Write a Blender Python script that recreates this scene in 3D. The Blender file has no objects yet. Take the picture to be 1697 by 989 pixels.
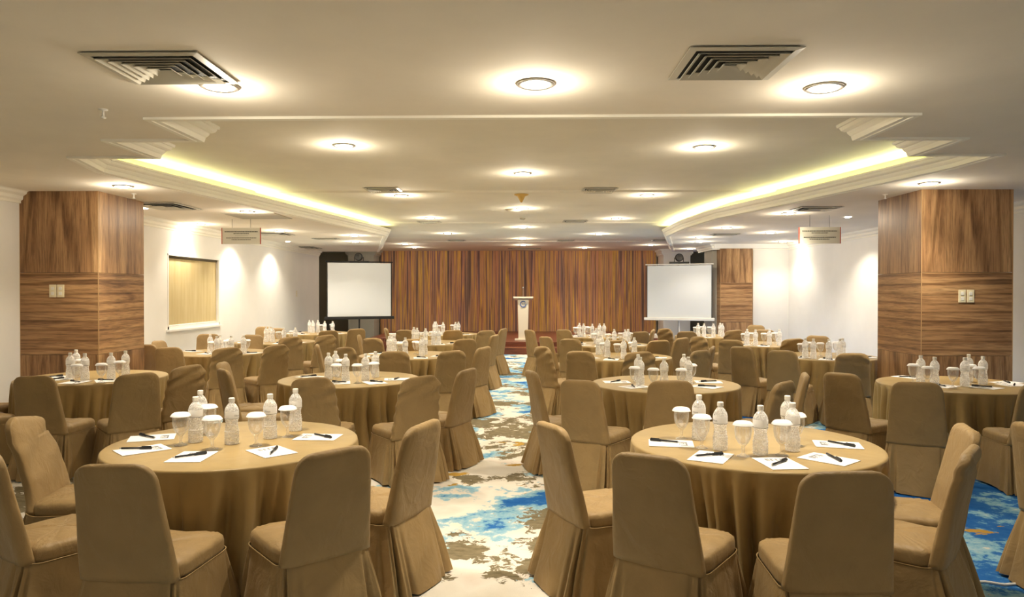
import bpy, bmesh, math, random
from mathutils import Vector, Matrix, Euler
C = bpy.context.scene.collection
R = random.Random(7)
PI = math.pi
# ------------------------------------------------------------------ camera
F = 1192.0
HC = 1.69
cam = bpy.data.cameras.new('camera'); co = bpy.data.objects.new('camera', cam); C.objects.link(co)
co.location = (0, 0, HC)
co.rotation_euler = Euler((PI/2 - math.atan(10.5/F), 0, math.atan(16.5/F)), 'XYZ')
cam.sensor_width = 36; cam.lens = 36*F/1697; cam.clip_start = 0.05; cam.clip_end = 100
bpy.context.scene.camera = co
CR = co.rotation_euler.to_matrix()
def ray(px, py): return CR @ Vector(((px-848.5)/F, -(py-494.5)/F, -1.0))
def at(px, py, z):                       # pixel -> point of the horizontal plane at height z
    r = ray(px, py); k = (z-HC)/r.z
    return Vector((r.x*k, r.y*k, z))
def at_d(px, d):                         # pixel column at room depth d -> x
    r = ray(px, 484); return r.x/r.y*d
def px_of(x, y, z):
    v = CR.transposed() @ Vector((x, y, z-HC)); return 848.5+F*v.x/-v.z, 494.5-F*v.y/-v.z

# ------------------------------------------------------------------ materials
def mat(name, col=(.8,.8,.8), rough=.6, metal=0, sheen=0, emit=None, es=0, spec=.5, trans=0, ior=1.45):
    m = bpy.data.materials.new(name); m.use_nodes = True
    b = m.node_tree.nodes['Principled BSDF']
    b.inputs['Base Color'].default_value = (*col, 1); b.inputs['Roughness'].default_value = rough
    b.inputs['Metallic'].default_value = metal; b.inputs['Specular IOR Level'].default_value = spec
    b.inputs['Sheen Weight'].default_value = sheen; b.inputs['Transmission Weight'].default_value = trans
    b.inputs['IOR'].default_value = ior
    if emit: b.inputs['Emission Color'].default_value = (*emit, 1); b.inputs['Emission Strength'].default_value = es
    return m
class N:
    def __init__(s, m): s.m = m; s.t = m.node_tree; s.b = s.t.nodes['Principled BSDF']
    def n(s, typ, **k):
        o = s.t.nodes.new(typ)
        for a, v in k.items():
            if a.startswith('i_'): o.inputs[a[2:].replace('_', ' ')].default_value = v
            else: setattr(o, a, v)
        return o
    def l(s, a, b): s.t.links.new(a, b)
    def coord(s, scale=(1,1,1), kind='Object', rot=(0,0,0), loc=(0,0,0)):
        c = s.n('ShaderNodeTexCoord'); mp = s.n('ShaderNodeMapping')
        mp.inputs['Scale'].default_value = scale; mp.inputs['Rotation'].default_value = rot; mp.inputs['Location'].default_value = loc
        s.l(c.outputs[kind], mp.inputs['Vector']); return mp.outputs[0]
    def noise(s, vec, scale, detail=3, rough=.5, dist=0):
        o = s.n('ShaderNodeTexNoise'); o.inputs['Scale'].default_value = scale; o.inputs['Detail'].default_value = detail
        o.inputs['Roughness'].default_value = rough; o.inputs['Distortion'].default_value = dist
        s.l(vec, o.inputs['Vector']); return o.outputs[0]
    def ramp(s, fac, stops, interp='LINEAR'):
        o = s.n('ShaderNodeValToRGB'); o.color_ramp.interpolation = interp
        e = o.color_ramp.elements
        while len(e) < len(stops): e.new(.5)
        for i, (p, c) in enumerate(stops):
            e[i].position = p; e[i].color = (*c, 1) if len(c) == 3 else c
        s.l(fac, o.inputs[0]); return o.outputs[0]
    def mix(s, fac, a, b, mode='MIX'):
        o = s.n('ShaderNodeMix'); o.data_type = 'RGBA'; o.blend_type = mode
        for sock, v in ((o.inputs[0], fac), (o.inputs[6], a), (o.inputs[7], b)):
            if isinstance(v, (int, float)): sock.default_value = v
            elif isinstance(v, tuple): sock.default_value = (*v, 1)
            else: s.l(v, sock)
        return o.outputs[2]
    def bump(s, h, strength=.3, dist=.01):
        o = s.n('ShaderNodeBump'); o.inputs['Strength'].default_value = strength; o.inputs['Distance'].default_value = dist
        s.l(h, o.inputs['Height']); s.l(o.outputs[0], s.b.inputs['Normal'])
    def col(s, c): s.l(c, s.b.inputs['Base Color'])

def plaster(name, c, var=.04):
    m = mat(name, c, .85, spec=.2); n = N(m); v = n.coord()
    f = n.noise(v, 1.3, 5, .6)
    n.col(n.ramp(f, [(.3, tuple(x*(1-var) for x in c)), (.7, tuple(min(1, x*(1+var)) for x in c))]))
    n.bump(n.noise(v, 60, 3), .06, .005); return m
M = {}
M['ceiling'] = plaster('ceiling_paint', (.86,.80,.69))
M['tray'] = plaster('tray_paint', (.86,.81,.68))
M['mould'] = plaster('moulding_paint', (.95,.92,.82), .02)
M['wall'] = plaster('wall_paint', (.86,.84,.80), .03)
M['wall_grey'] = plaster('wall_grey', (.42,.40,.34))
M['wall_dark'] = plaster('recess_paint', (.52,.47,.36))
M['white'] = mat('white_plastic', (.82,.80,.74), .4)
M['cream'] = mat('cream_plastic', (.80,.72,.50), .4)
M['lectern'] = mat('cream_lacquer', (.82,.74,.60), .35)
M['black'] = mat('black_plastic', (.012,.012,.012), .45)
M['steel'] = mat('brushed_steel', (.6,.58,.55), .35, 1)
M['blue'] = mat('logo_blue', (.03,.11,.42), .5)
M['grey_ink'] = mat('grey_ink', (.18,.18,.18), .6)
M['paper'] = mat('paper', (.86,.84,.84), .8)
M['lamp'] = mat('lamp_glow', (1,1,1), .5, emit=(1,.93,.78), es=22)
M['led'] = mat('led_strip', (1,1,1), .5, emit=(1,1,.55), es=15)
M['screen'] = mat('screen_fabric', (.70,.72,.74), .8)
M['amber'] = mat('amber_plastic', (.60,.38,.10), .4)
M['red_trim'] = mat('red_trim', (.45,.08,.05), .5)
M['sign'] = mat('acrylic_sign', (.62,.60,.50), .25)
M['sign_ink'] = mat('sign_ink', (.07,.07,.05), .6)
M['vent'] = mat('vent_metal', (.60,.57,.48), .5)
M['vent_dark'] = mat('vent_cavity', (.03,.03,.025), .8)
M['hatch'] = mat('hatch_board', (.50,.46,.37), .7)
M['linen'] = mat('white_linen', (.82,.80,.76), .9)
# fabrics
def fabric(name, c, rough=.55, wr=.25):
    m = mat(name, c, rough, sheen=.12, spec=.3); n = N(m)
    v = n.coord(); big = n.noise(v, 5, 3); w = n.noise(v, 260, 2)
    cc = n.ramp(big, [(.3, tuple(x*.9 for x in c)), (.7, tuple(x*1.08 for x in c))])
    n.col(cc)
    h = n.n('ShaderNodeMath', operation='MULTIPLY_ADD'); h.inputs[1].default_value = .06
    n.l(w, h.inputs[0]); n.l(n.noise(n.coord((1,1,.8)), 9, 3, .5, .8), h.inputs[2])
    n.bump(h.outputs[0], wr, .02)
    m.node_tree.nodes['Principled BSDF'].inputs['Sheen Tint'].default_value = (1,.85,.6,1)
    return m
M['cover'] = fabric('chair_cover_cloth', (.32,.212,.092), .5, .6)
M['cover_hem'] = fabric('piping_cloth', (.36,.24,.10), .6)
M['cloth'] = fabric('tablecloth_satin', (.34,.235,.095), .42, .12)
# wood veneer
def wood(name, axis, base=((.17,.085,.04),(.42,.235,.11),(.62,.39,.19))):
    m = mat(name, base[1], .38, spec=.4); n = N(m)
    sc = (9,9,.55) if axis == 'z' else (.55,.55,9)
    v = n.coord(sc)
    a = n.noise(v, 1.0, 6, .62, 1.1)
    sc2 = tuple(s*5 for s in sc); b = n.noise(n.coord(sc2), 1.6, 3, .6)
    big = n.noise(n.coord(tuple(s*.25 for s in sc)), 1.0, 2, .5)
    c1 = n.ramp(a, [(.28, base[0]), (.48, base[1]), (.72, base[2])])
    c2 = n.ramp(b, [(.35, (.62,.62,.62)), (.55, (1,1,1))])
    c3 = n.ramp(big, [(.3, (.75,.72,.7)), (.7, (1.0,1.0,1.0))])
    wv = n.n('ShaderNodeTexWave', wave_type='RINGS', rings_direction='Y'); wv.inputs['Scale'].default_value = 1.1; wv.inputs['Distortion'].default_value = 5; wv.inputs['Detail'].default_value = 3; wv.inputs['Detail Scale'].default_value = .8
    n.l(n.coord(tuple(s*.28 for s in sc), loc=(.3,0,1.2)), wv.inputs['Vector'])
    c4 = n.ramp(wv.outputs[0], [(.0, (.62,.58,.55)), (.22, (.98,.98,.98)), (1.0, (1,1,1))])
    n.col(n.mix(1, n.mix(1, n.mix(1, c1, c2, 'MULTIPLY'), c3, 'MULTIPLY'), c4, 'MULTIPLY'))
    n.bump(b, .08, .003); return m
M['wood_v'] = wood('walnut_upright_grain', 'z')
M['wood_h'] = wood('walnut_level_grain', 'x')
M['dark_red'] = mat('mahogany', (.14,.038,.018), .35)
n = N(M['dark_red']); v = n.coord((1.2,8,8)); n.col(n.ramp(n.noise(v, 2, 5, .6), [(.3, (.09,.022,.012)), (.7, (.22,.065,.03))]))
# striped veneer of the stage wall
m = mat('striped_veneer', (.3,.15,.06), .5, spec=.3); n = N(m)
v = n.coord((1, 1, .018)); 
dist = n.noise(n.coord((1,1,.6)), 1.5, 2)
a = n.noise(v, 12, 1, .6, .12); b = n.noise(n.coord((1,1,.02)), 30, 3, .75, .08)
c = n.noise(n.coord((1,1,.03), loc=(7,3,0)), 2.6, 0)
c1 = n.ramp(a, [(.32, (.20,.13,.12)), (.39, (.40,.25,.20)), (.44, (.66,.34,.17)), (.50, (.50,.29,.17)), (.55, (.82,.52,.11)), (.60, (.64,.36,.16)), (.66, (.30,.18,.15))])
c2 = n.ramp(b, [(.36, (.40,.36,.36)), (.45, (.88,.86,.84)), (.60, (1,1,1)), (.70, (.70,.68,.64))])
c3 = n.ramp(c, [(.4, (1,.92,1.0)), (.6, (1,1,.9))])
n.col(n.mix(1, n.mix(1, c1, c2, 'MULTIPLY'), c3, 'MULTIPLY')); M['stripes'] = m
# blind
m = mat('blind_fabric', (.66,.52,.26), .8); n = N(m)
n.col(n.ramp(n.noise(n.coord((3,3,.3)), 4, 3), [(.3, (.50,.39,.19)), (.7, (.58,.48,.26))])); M['blind'] = m
# carpet
m = mat('patterned_carpet', (.6,.55,.5), .95, spec=.1); n = N(m)
v = n.coord((1.05, .95, 1))
dv = n.n('ShaderNodeTexNoise'); dv.inputs['Scale'].default_value = 9; dv.inputs['Detail'].default_value = 2; n.l(v, dv.inputs['Vector'])
add = n.n('ShaderNodeVectorMath', operation='MULTIPLY_ADD'); add.inputs[1].default_value = (.16,.10,0); n.l(dv.outputs[1], add.inputs[0]); n.l(v, add.inputs[2])
vv = add.outputs[0]
lo = n.noise(n.coord((.4,.4,1), loc=(3.1,1.7,0)), .9, 2, .5)
g = n.noise(vv, 1.5, 10, .72)
gs = n.n('ShaderNodeMath', operation='MULTIPLY_ADD'); gs.inputs[1].default_value = .35; n.l(lo, gs.inputs[0]); n.l(g, gs.inputs[2])
cream = n.ramp(n.noise(n.coord((1,1,1)), 2.2, 4), [(.3, (.70,.65,.56)), (.55, (.80,.76,.68)), (.75, (.72,.62,.54))])
grey = n.ramp(n.noise(n.coord((2,4,1)), 6, 5, .6), [(.3, (.13,.105,.06)), (.7, (.27,.225,.14))])
mk = n.ramp(gs.outputs[0], [(.684, (0,0,0)), (.688, (1,1,1))])
c = n.mix(mk, cream, grey)
b1 = n.noise(n.coord((.9,.9,1), loc=(9.3,-4.2,0)), 1.35, 9, .68)
sx = n.n('ShaderNodeSeparateXYZ'); tc = n.n('ShaderNodeTexCoord'); n.l(tc.outputs['Object'], sx.inputs[0])
mr = n.n('ShaderNodeMapRange'); mr.inputs[1].default_value = 1.9; mr.inputs[2].default_value = 3.2; mr.inputs[3].default_value = 0; mr.inputs[4].default_value = .13
n.l(sx.outputs[0], mr.inputs[0])
ba = n.n('ShaderNodeMath', operation='ADD'); n.l(b1, ba.inputs[0]); n.l(mr.outputs[0], ba.inputs[1])
my = n.n('ShaderNodeMapRange'); my.inputs[1].default_value = 7; my.inputs[2].default_value = 12; my.inputs[3].default_value = 0; my.inputs[4].default_value = .055; n.l(sx.outputs[1], my.inputs[0])
ba2 = n.n('ShaderNodeMath', operation='ADD'); n.l(ba.outputs[0], ba2.inputs[0]); n.l(my.outputs[0], ba2.inputs[1]); ba = ba2
mb = n.ramp(ba.outputs[0], [(.548, (0,0,0)), (.552, (1,1,1))])
blue = n.ramp(ba.outputs[0], [(.548, (.40,.57,.63)), (.60, (.20,.42,.58)), (.625, (.03,.15,.44)), (.72, (.01,.10,.38))])
c = n.mix(mb, c, blue)
o1 = n.noise(n.coord((.8,1.6,1), loc=(2,8,0)), 1.7, 5, .6)
mo = n.ramp(o1, [(.645, (0,0,0)), (.655, (1,1,1))])
c = n.mix(mo, c, (.50,.30,.06)); n.col(c)
n.bump(n.noise(n.coord((1,1,1)), 250, 2), .4, .006); M['carpet'] = m
# glass-like materials: clear body, milky scatter, bright rims and sparkle painted into the mix
def clear(name, face, edge, tint=(1,1,1), gloss=.12, sparkle=0):
    m = bpy.data.materials.new(name); m.use_nodes = True; t = m.node_tree; t.nodes.clear()
    out = t.nodes.new('ShaderNodeOutputMaterial'); N_ = t.nodes.new; L_ = t.links.new
    tr = N_('ShaderNodeBsdfTransparent'); d = N_('ShaderNodeBsdfDiffuse'); d.inputs[0].default_value = (*tint, 1)
    tl = N_('ShaderNodeBsdfTranslucent'); tl.inputs[0].default_value = (*tint, 1)
    g = N_('ShaderNodeBsdfGlossy'); g.inputs['Roughness'].default_value = .08
    a = N_('ShaderNodeMixShader'); a.inputs[0].default_value = .5; L_(d.outputs[0], a.inputs[1]); L_(tl.outputs[0], a.inputs[2])
    lw = N_('ShaderNodeLayerWeight'); lw.inputs[0].default_value = .5
    mr = N_('ShaderNodeMapRange'); mr.inputs[1].default_value = .15; mr.inputs[2].default_value = .9; mr.inputs[3].default_value = face; mr.inputs[4].default_value = edge
    L_(lw.outputs['Facing'], mr.inputs[0])
    fac = mr.outputs[0]
    if sparkle:  # noise in the mix stands in for light sparkling through the water
        tcn = N_('ShaderNodeTexCoord'); mp_ = N_('ShaderNodeMapping'); mp_.inputs['Scale'].default_value = (1,1,1.6); L_(tcn.outputs['Object'], mp_.inputs['Vector'])
        nz_ = N_('ShaderNodeTexNoise'); nz_.inputs['Scale'].default_value = 95; nz_.inputs['Detail'].default_value = 3; nz_.inputs['Distortion'].default_value = 1.5; L_(mp_.outputs[0], nz_.inputs['Vector'])
        m2 = N_('ShaderNodeMapRange'); m2.inputs[1].default_value = .42; m2.inputs[2].default_value = .58; m2.inputs[3].default_value = -sparkle; m2.inputs[4].default_value = sparkle; L_(nz_.outputs[0], m2.inputs[0])
        ad = N_('ShaderNodeMath'); ad.operation = 'ADD'; ad.use_clamp = True; L_(fac, ad.inputs[0]); L_(m2.outputs[0], ad.inputs[1]); fac = ad.outputs[0]
    x = N_('ShaderNodeMixShader'); L_(fac, x.inputs[0]); L_(tr.outputs[0], x.inputs[1]); L_(a.outputs[0], x.inputs[2])
    y = N_('ShaderNodeMixShader'); y.inputs[0].default_value = gloss; L_(x.outputs[0], y.inputs[1]); L_(g.outputs[0], y.inputs[2]); L_(y.outputs[0], out.inputs[0])
    return m
M['bottle'] = clear('clear_bottle', .50, .97, sparkle=.34); M['goblet'] = clear('goblet_glass', .05, .42, gloss=.10)
M['label'] = clear('bottle_label', .88, .95, gloss=.03)

# ------------------------------------------------------------------ mesh helpers
def link(name, bm, m, parent=None, smooth=False):
    me = bpy.data.meshes.new(name); bmesh.ops.recalc_face_normals(bm, faces=bm.faces); bm.to_mesh(me); bm.free()
    if smooth:
        for p in me.polygons: p.use_smooth = True
    ms = m if isinstance(m, (list, tuple)) else [m]
    for x in ms: me.materials.append(M[x] if isinstance(x, str) else x)
    o = bpy.data.objects.new(name, me); C.objects.link(o)
    if parent: o.parent = parent
    return o
def tag(o, label=None, cat=None, group=None, kind=None):
    if label: o['label'] = label
    if cat: o['category'] = cat
    if group: o['group'] = group
    if kind: o['kind'] = kind
    return o
def thing(name, label, cat, loc=(0,0,0), rz=0, group=None):
    o = bpy.data.objects.new(name, None); C.objects.link(o); o.empty_display_size = .1
    o.location = loc; o.rotation_euler = (0,0,rz); return tag(o, label, cat, group)
def copy_tree(o, parent=None):
    c = o.copy(); C.objects.link(c)
    if parent: c.parent = parent
    for ch in KIDS.get(o.name, []): copy_tree(ch, c)
    return c
KIDS = {}
def register(root):
    KIDS[root.name] = list(root.children)
    for ch in root.children: register(ch)
def box(bm, x0, x1, y0, y1, z0, z1, bev=0, mi=0):
    r = bmesh.ops.create_cube(bm, size=1)
    vs = r['verts']
    for v in vs: v.co = Vector(((x0+x1)/2+v.co.x*(x1-x0), (y0+y1)/2+v.co.y*(y1-y0), (z0+z1)/2+v.co.z*(z1-z0)))
    fs = set(f for v in vs for f in v.link_faces)
    for f in fs: f.material_index = mi
    if bev: bmesh.ops.bevel(bm, geom=list({e for v in vs for e in v.link_edges}), offset=bev, segments=2, affect='EDGES', profile=.6)
    return bm
def B(*a, **k): return box(bmesh.new(), *a, **k)
def loft(bm, rings, close=True, cap0=True, cap1=True, mi=0):
    vr = [[bm.verts.new(p) for p in r] for r in rings]
    n = len(vr[0])
    for a, b in zip(vr, vr[1:]):
        for i in range(n if close else n-1):
            f = bm.faces.new((a[i], a[(i+1) % n], b[(i+1) % n], b[i])); f.material_index = mi
    if cap0: bm.faces.new(vr[0][::-1])
    if cap1: bm.faces.new(vr[-1])
    return bm
def lathe(bm, prof, seg=20, cx=0, cy=0, fn=None, cap0=True, cap1=True):
    return loft(bm, [[Vector((cx+r*(fn(i/seg*2*PI, z) if fn else 1)*math.cos(i/seg*2*PI), cy+r*(fn(i/seg*2*PI, z) if fn else 1)*math.sin(i/seg*2*PI), z)) for i in range(seg)] for r, z in prof], cap0=cap0, cap1=cap1)
def tube(bm, pts, r, seg=8, closed=False):
    pts = [Vector(p) for p in pts]; rings = []
    for i, p in enumerate(pts):
        if closed: d = pts[(i+1) % len(pts)]-pts[i-1]
        else: d = pts[min(i+1, len(pts)-1)]-pts[max(i-1, 0)]
        d.normalize(); up = Vector((0,0,1)) if abs(d.z) < .95 else Vector((1,0,0))
        a = d.cross(up).normalized(); b = d.cross(a)
        rings.append([p+r*(a*math.cos(t)+b*math.sin(t)) for t in [2*PI*k/seg for k in range(seg)]])
    if closed: rings.append(rings[0]); return loft(bm, rings, cap0=False, cap1=False)
    return loft(bm, rings)
def text_mesh(s, size, align='CENTER'):
    cu = bpy.data.curves.new('t', 'FONT'); cu.body = s; cu.size = size; cu.align_x = align; cu.align_y = 'CENTER'
    o = bpy.data.objects.new('t', cu); C.objects.link(o)
    dg = bpy.context.evaluated_depsgraph_get(); me = bpy.data.meshes.new_from_object(o.evaluated_get(dg))
    bm = bmesh.new(); bm.from_mesh(me); bpy.data.objects.remove(o); bpy.data.curves.remove(cu); bpy.data.meshes.remove(me)
    return bm
def spow(v, p): return math.copysign(abs(v)**p, v)

# ------------------------------------------------------------------ the room
ZS = HC+1.245; ZT = HC+1.52; XL = -6.2; XR = 6.9; YB = 26.6; Y0 = -4.0; DW = 25.1; ZST = .32
floor = tag(link('floor', B(-8, 8, Y0, YB+.2, -.2, 0), 'carpet'), kind='structure', label='cream carpet with grey brown and blue patches')
# opening of the raised ceiling, traced on the lower ceiling's plane
OL = [(-2.69,5.10),(-2.69,5.82),(-3.42,5.82),(-3.42,6.55),(-4.17,6.55),(-4.38,7.35),(-4.29,8.15),(-3.76,11.3),(-3.23,14.5),(-3.05,15.8),(-4.46,22.1)]
OR = [(2.77,5.05),(2.77,5.84),(3.59,5.84),(3.59,6.54),(4.34,6.54),(4.33,7.2),(4.16,8.15),(3.75,10.2),(3.32,12.1),(3.20,14.0),(3.26,15.95),(4.67,22.1)]
path = [Vector((x, y, 0)) for x, y in OL[::-1]+OR]
# lower ceiling: a sheet with the opening notched out of its far side
bm = bmesh.new()
outer = [(-7.8,22.1),(-7.8,Y0),(7.8,Y0),(7.8,22.1)]
loop = [Vector((x, y, ZS)) for x, y in outer]+[Vector((p.x, p.y, ZS)) for p in reversed(path)]
vs = [bm.verts.new(p) for p in loop]
es = [bm.edges.new((vs[i], vs[(i+1) % len(vs)])) for i in range(len(vs))]
bmesh.ops.triangle_fill(bm, use_beauty=True, edges=es)
g = bmesh.ops.extrude_face_region(bm, geom=list(bm.faces))
for e in g['geom']:
    if isinstance(e, bmesh.types.BMVert): e.co.z += .10
tag(link('ceiling', bm, 'ceiling'), kind='structure', label='lowered beige ceiling around the raised middle')
# raised ceiling with three shallow steps down towards the stage
bm = bmesh.new()
prof = [(4.0,ZT),(10.75,ZT),(10.80,ZT-.025),(15.3,ZT-.025),(15.35,ZT-.05),(20.6,ZT-.05),(20.65,ZT-.075),(YB+.2,ZT-.075)]
loft(bm, [[Vector((-8.0,y,z)), Vector((8.0,y,z)), Vector((8.0,y,z+.2)), Vector((-8.0,y,z+.2))] for y, z in prof])
tag(link('ceiling_raised', bm, 'tray'), kind='structure', label='raised middle ceiling with shallow steps')
# cornice moulding swept round the opening, rising inwards
def offset(pts, u, side=1):
    out = []
    for i, p in enumerate(pts):
        d0 = (pts[i]-pts[i-1]).normalized() if i else None
        d1 = (pts[i+1]-pts[i]).normalized() if i < len(pts)-1 else None
        if d0 is None: d0 = d1
        if d1 is None: d1 = d0
        n0 = Vector((-d0.y, d0.x, 0)); n1 = Vector((-d1.y, d1.x, 0)); nn = (n0+n1)
        k = nn.length_squared/2
        nn = nn/max(k, .25)
        out.append(p+nn*u*side)
    return out
# path runs far-left -> near -> far-right; the opening lies to its left (towards +normal)
mp = [(-.008,.01),(-.008,-.018),(.03,-.018),(.034,-.012),(.075,-.012),(.080,.004),(.084,.026),(.092,.034),(.104,.052),(.108,.066),(.122,.070),(.140,.082),(.148,.098),(.152,.108),(.164,.110),(.168,.124),(.168,.135),(.14,.135),(.12,.11),(-.005,.04)]
bm = bmesh.new()
loops = [[Vector((p.x, p.y, ZS+v)) for p in offset(path, u)] for u, v in mp]
loft(bm, [[loops[j][i] for j in range(len(mp))] for i in range(len(path))])
tag(link('trim_1', bm, 'mould'), kind='structure', label='cream stepped cornice around the raised ceiling')
# light trough behind the cornice: its outer face up to the raised ceiling
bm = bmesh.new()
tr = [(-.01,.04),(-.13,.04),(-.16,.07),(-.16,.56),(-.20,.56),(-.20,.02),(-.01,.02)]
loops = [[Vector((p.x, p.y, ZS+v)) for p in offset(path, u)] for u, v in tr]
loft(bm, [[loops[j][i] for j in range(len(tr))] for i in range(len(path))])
tag(link('trim_2', bm, plaster('trough_green_glow', (.50,.56,.22))), kind='structure', label='back face of the cove light trough')  # the cove light's green tint is put into this face's colour
def strip(pts, name, label):
    pl = offset([Vector((x, y, 0)) for x, y in pts], .055)
    bm = bmesh.new(); tube(bm, [Vector((p.x, p.y, ZS+.12)) for p in pl], .014, 6)
    tag(link(name, bm, 'led'), label, 'cove light', 'cove light strips')
strip([(x, y) for x, y in OL[5:10]][::-1], 'cove_light', 'yellow-green light strip glowing behind the cornice on the window side')
strip(OR[4:11], 'cove_light', 'yellow-green light strip glowing behind the cornice on the plain wall side')
# walls
def wall(name, *a, m='wall', label=None): return tag(link(name, B(*a), m), kind='structure', label=label)
WY0, WY1, WZ0, WZ1 = 12.5, 14.66, 1.03, 2.37
bm = bmesh.new()
for a in ((Y0,WY0,0,3.3),(WY1,21.9,0,3.3),(WY0,WY1,0,WZ0),(WY0,WY1,WZ1,3.3)): box(bm, XL-.2, XL, a[0], a[1], a[2], a[3])
box(bm, XL-.22, XL-.14, WY0-.05, WY1+.05, WZ0-.05, WZ1+.05)
tag(link('wall_left', bm, 'wall'), kind='structure', label='off-white wall with the blind-covered window')
wall('wall_right', XR, XR+.2, Y0, 18.9, 0, 3.3, label='plain off-white side wall')
bm = B(-8, -6.3, Y0-.2, Y0, 0, 3.3); box(bm, 6.3, 8, Y0-.2, Y0, 0, 3.3); box(bm, -6.3, 6.3, Y0-.2, Y0, 2.75, 3.3)  # unseen rear wall; its opening is added so world light reaches the hall
tag(link('wall_rear', bm, 'wall'), kind='structure', label='unseen rear wall with a wide opening added to let light in')
bm = B(5.98, XR+.1, 18.7, 18.9, 0, ZS+.1)
tag(link('wall_return', bm, 'wall'), kind='structure', label='white wall section beside the slim walnut pillar')
wall('wall_front', -8, 8, YB, YB+.2, 0, 3.3, m='wall_dark', label='dark recess wall behind the stage')
wall('wall_recess_left', -8, -7.8, 21.9, YB, 0, 3.3, m='wall_dark')
wall('wall_recess_corner', -8, XL-.2, 21.7, 21.9, 0, 3.3, m='wall_dark')
wall('wall_recess_right', 7.8, 8, 18.9, YB, 0, 3.3, m='wall_dark')
wall('wall_stage', at_d(630.5, DW), at_d(1087, DW), DW, DW+.15, 0, ZT-.07, m='stripes', label='stage wall of streaky orange brown and mustard veneer')
def column(x0, x1, y0, y1, m, label):
    bm = B(x0, x1, y0, y1, 0, 3.05)
    box(bm, x0-.04, x1+.04, y0-.04, y1+.04, 2.93, 2.98); box(bm, x0-.08, x1+.08, y0-.08, y1+.08, 2.98, 3.07); box(bm, x0-.13, x1+.13, y0-.13, y1+.13, 3.07, ZT-.07)
    return tag(link('column', bm, m), kind='structure', label=label)
column(at_d(577,24.2), at_d(619.5,24.2), 24.2, 25.2, 'wall_grey', 'pale grey column behind the black-trimmed screen')
column(at_d(1099.5,24.2), at_d(1144,24.2), 24.2, 25.2, 'wall', 'white column behind the white-trimmed screen')
column(at_d(1085,25.0), at_d(1091.5,25.0), 25.3, 25.6, 'cream', 'slim column at the end of the veneer wall')
# wall cornices
def crown(name, pts, side, label):
    pr = [(0,-.15),(.02,-.15),(.02,-.12),(.045,-.10),(.05,-.06),(.09,-.035),(.10,-.01),(.12,0),(0,0)]
    P = [Vector((x, y, 0)) for x, y in pts]; bm = bmesh.new()
    loops = [[Vector((p.x, p.y, ZS+v)) for p in offset(P, u, side)] for u, v in pr]
    loft(bm, [[loops[j][i] for j in range(len(pr))] for i in range(len(P))])
    tag(link(name, bm, 'mould'), kind='structure', label=label)
crown('trim_3', [(XL,Y0),(XL,21.9)], -1, 'grey cornice on the window wall')
crown('trim_4', [(XR,Y0),(XR,18.7),(4.95,18.7),(4.95,20.2)], 1, 'cornice on the plain wall')
tag(link('baseboard_left', B(XL, XL+.015, Y0, 21.9, 0, .1), 'wall'), kind='structure')
tag(link('baseboard_right', B(XR-.015, XR, Y0, 18.7, 0, .1), 'wall'), kind='structure')
# window with roller blind
w = thing('window_1', 'square window in the side wall covered by a beige blind', 'window', (XL, (WY0+WY1)/2, WZ0)); w['kind'] = 'structure'; del w['category']
hw = (WY1-WY0)/2
bm = bmesh.new()
for y0, y1, z0, z1 in ((-hw,-hw+.04,0,WZ1-WZ0),(hw-.04,hw,0,WZ1-WZ0),(-hw,hw,WZ1-WZ0-.03,WZ1-WZ0),(-hw,hw,0,.05)): box(bm, -.13, .004, y0, y1, z0, z1)
box(bm, -.13, .05, -hw-.05, hw+.05, -.035, .0)
link('window_frame', bm, 'wall', w)
bl = thing('roller_blind', 'closed beige roller blind in the window', 'blind', (XL-.05, (WY0+WY1)/2, WZ0))
link('fabric', B(-.006, 0, -hw+.05, hw-.05, .06, 1.29), 'blind', bl)
bm = bmesh.new(); tube(bm, [(-.01,-hw+.045,1.29),(-.01,hw-.045,1.29)], .03, 12); link('roller', bm, mat('bronze', (.10,.075,.03), .4), bl, True)
bm = bmesh.new(); tube(bm, [(0,-hw+.05,.065),(0,hw-.05,.065)], .012, 8); link('bottom_rail', bm, 'white', bl, True)
bm = bmesh.new(); tube(bm, [(.03,hw-.03,1.28),(.035,hw-.03,1.0),(.03,hw-.03,.75)], .004, 6); link('pull_cord', bm, 'white', bl)
# pillars clad in walnut
def pillar(x0, x1, y0, y1, label, zc=ZS):
    t = bpy.data.objects.new('pillar', None); C.objects.link(t); t.location = ((x0+x1)/2, (y0+y1)/2, 0); tag(t, label, kind='structure')
    hx, hy = (x1-x0)/2, (y1-y0)/2
    for z0, z1, m in ((0,.915,'wood_v'),(.919,1.928,'wood_h'),(1.932,zc,'wood_v')):
        link('cladding', B(-hx, hx, -hy, hy, z0, z1), m, t)
    bm = bmesh.new()
    for sx in (-1,1): box(bm, sx*hx-.004, sx*hx+.004, -hy-.004, -hy+.004, 0, zc)
    link('corner_bead', bm, mat('bead', (.45,.28,.13), .4), t)
    return t
PX = (at_d(24,8.8), at_d(163,8.8), at_d(1527,8.8), at_d(1678,8.8))
pillar(max(PX[0], XL), PX[1], 8.8, 9.87, 'thick walnut-clad pillar against the window wall with two switch plates')
pillar(PX[2], PX[3], 8.8, 9.87, 'thick walnut-clad pillar on the plain wall side with two switch plates')
pillar(at_d(1194,18.6), at_d(1247,18.6), 18.6, 19.0, 'slim walnut-clad pillar near the white-trimmed screen', zc=ZS-.12)
tag(link('wall_stub', B(5.0, 5.98, 18.95, 19.8, 0, ZS), 'wall_grey'), kind='structure')
tag(link('wall_lintel', B(4.95, 6.9, 18.58, 18.95, ZS-.12, ZS), 'wall'), kind='structure')
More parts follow.
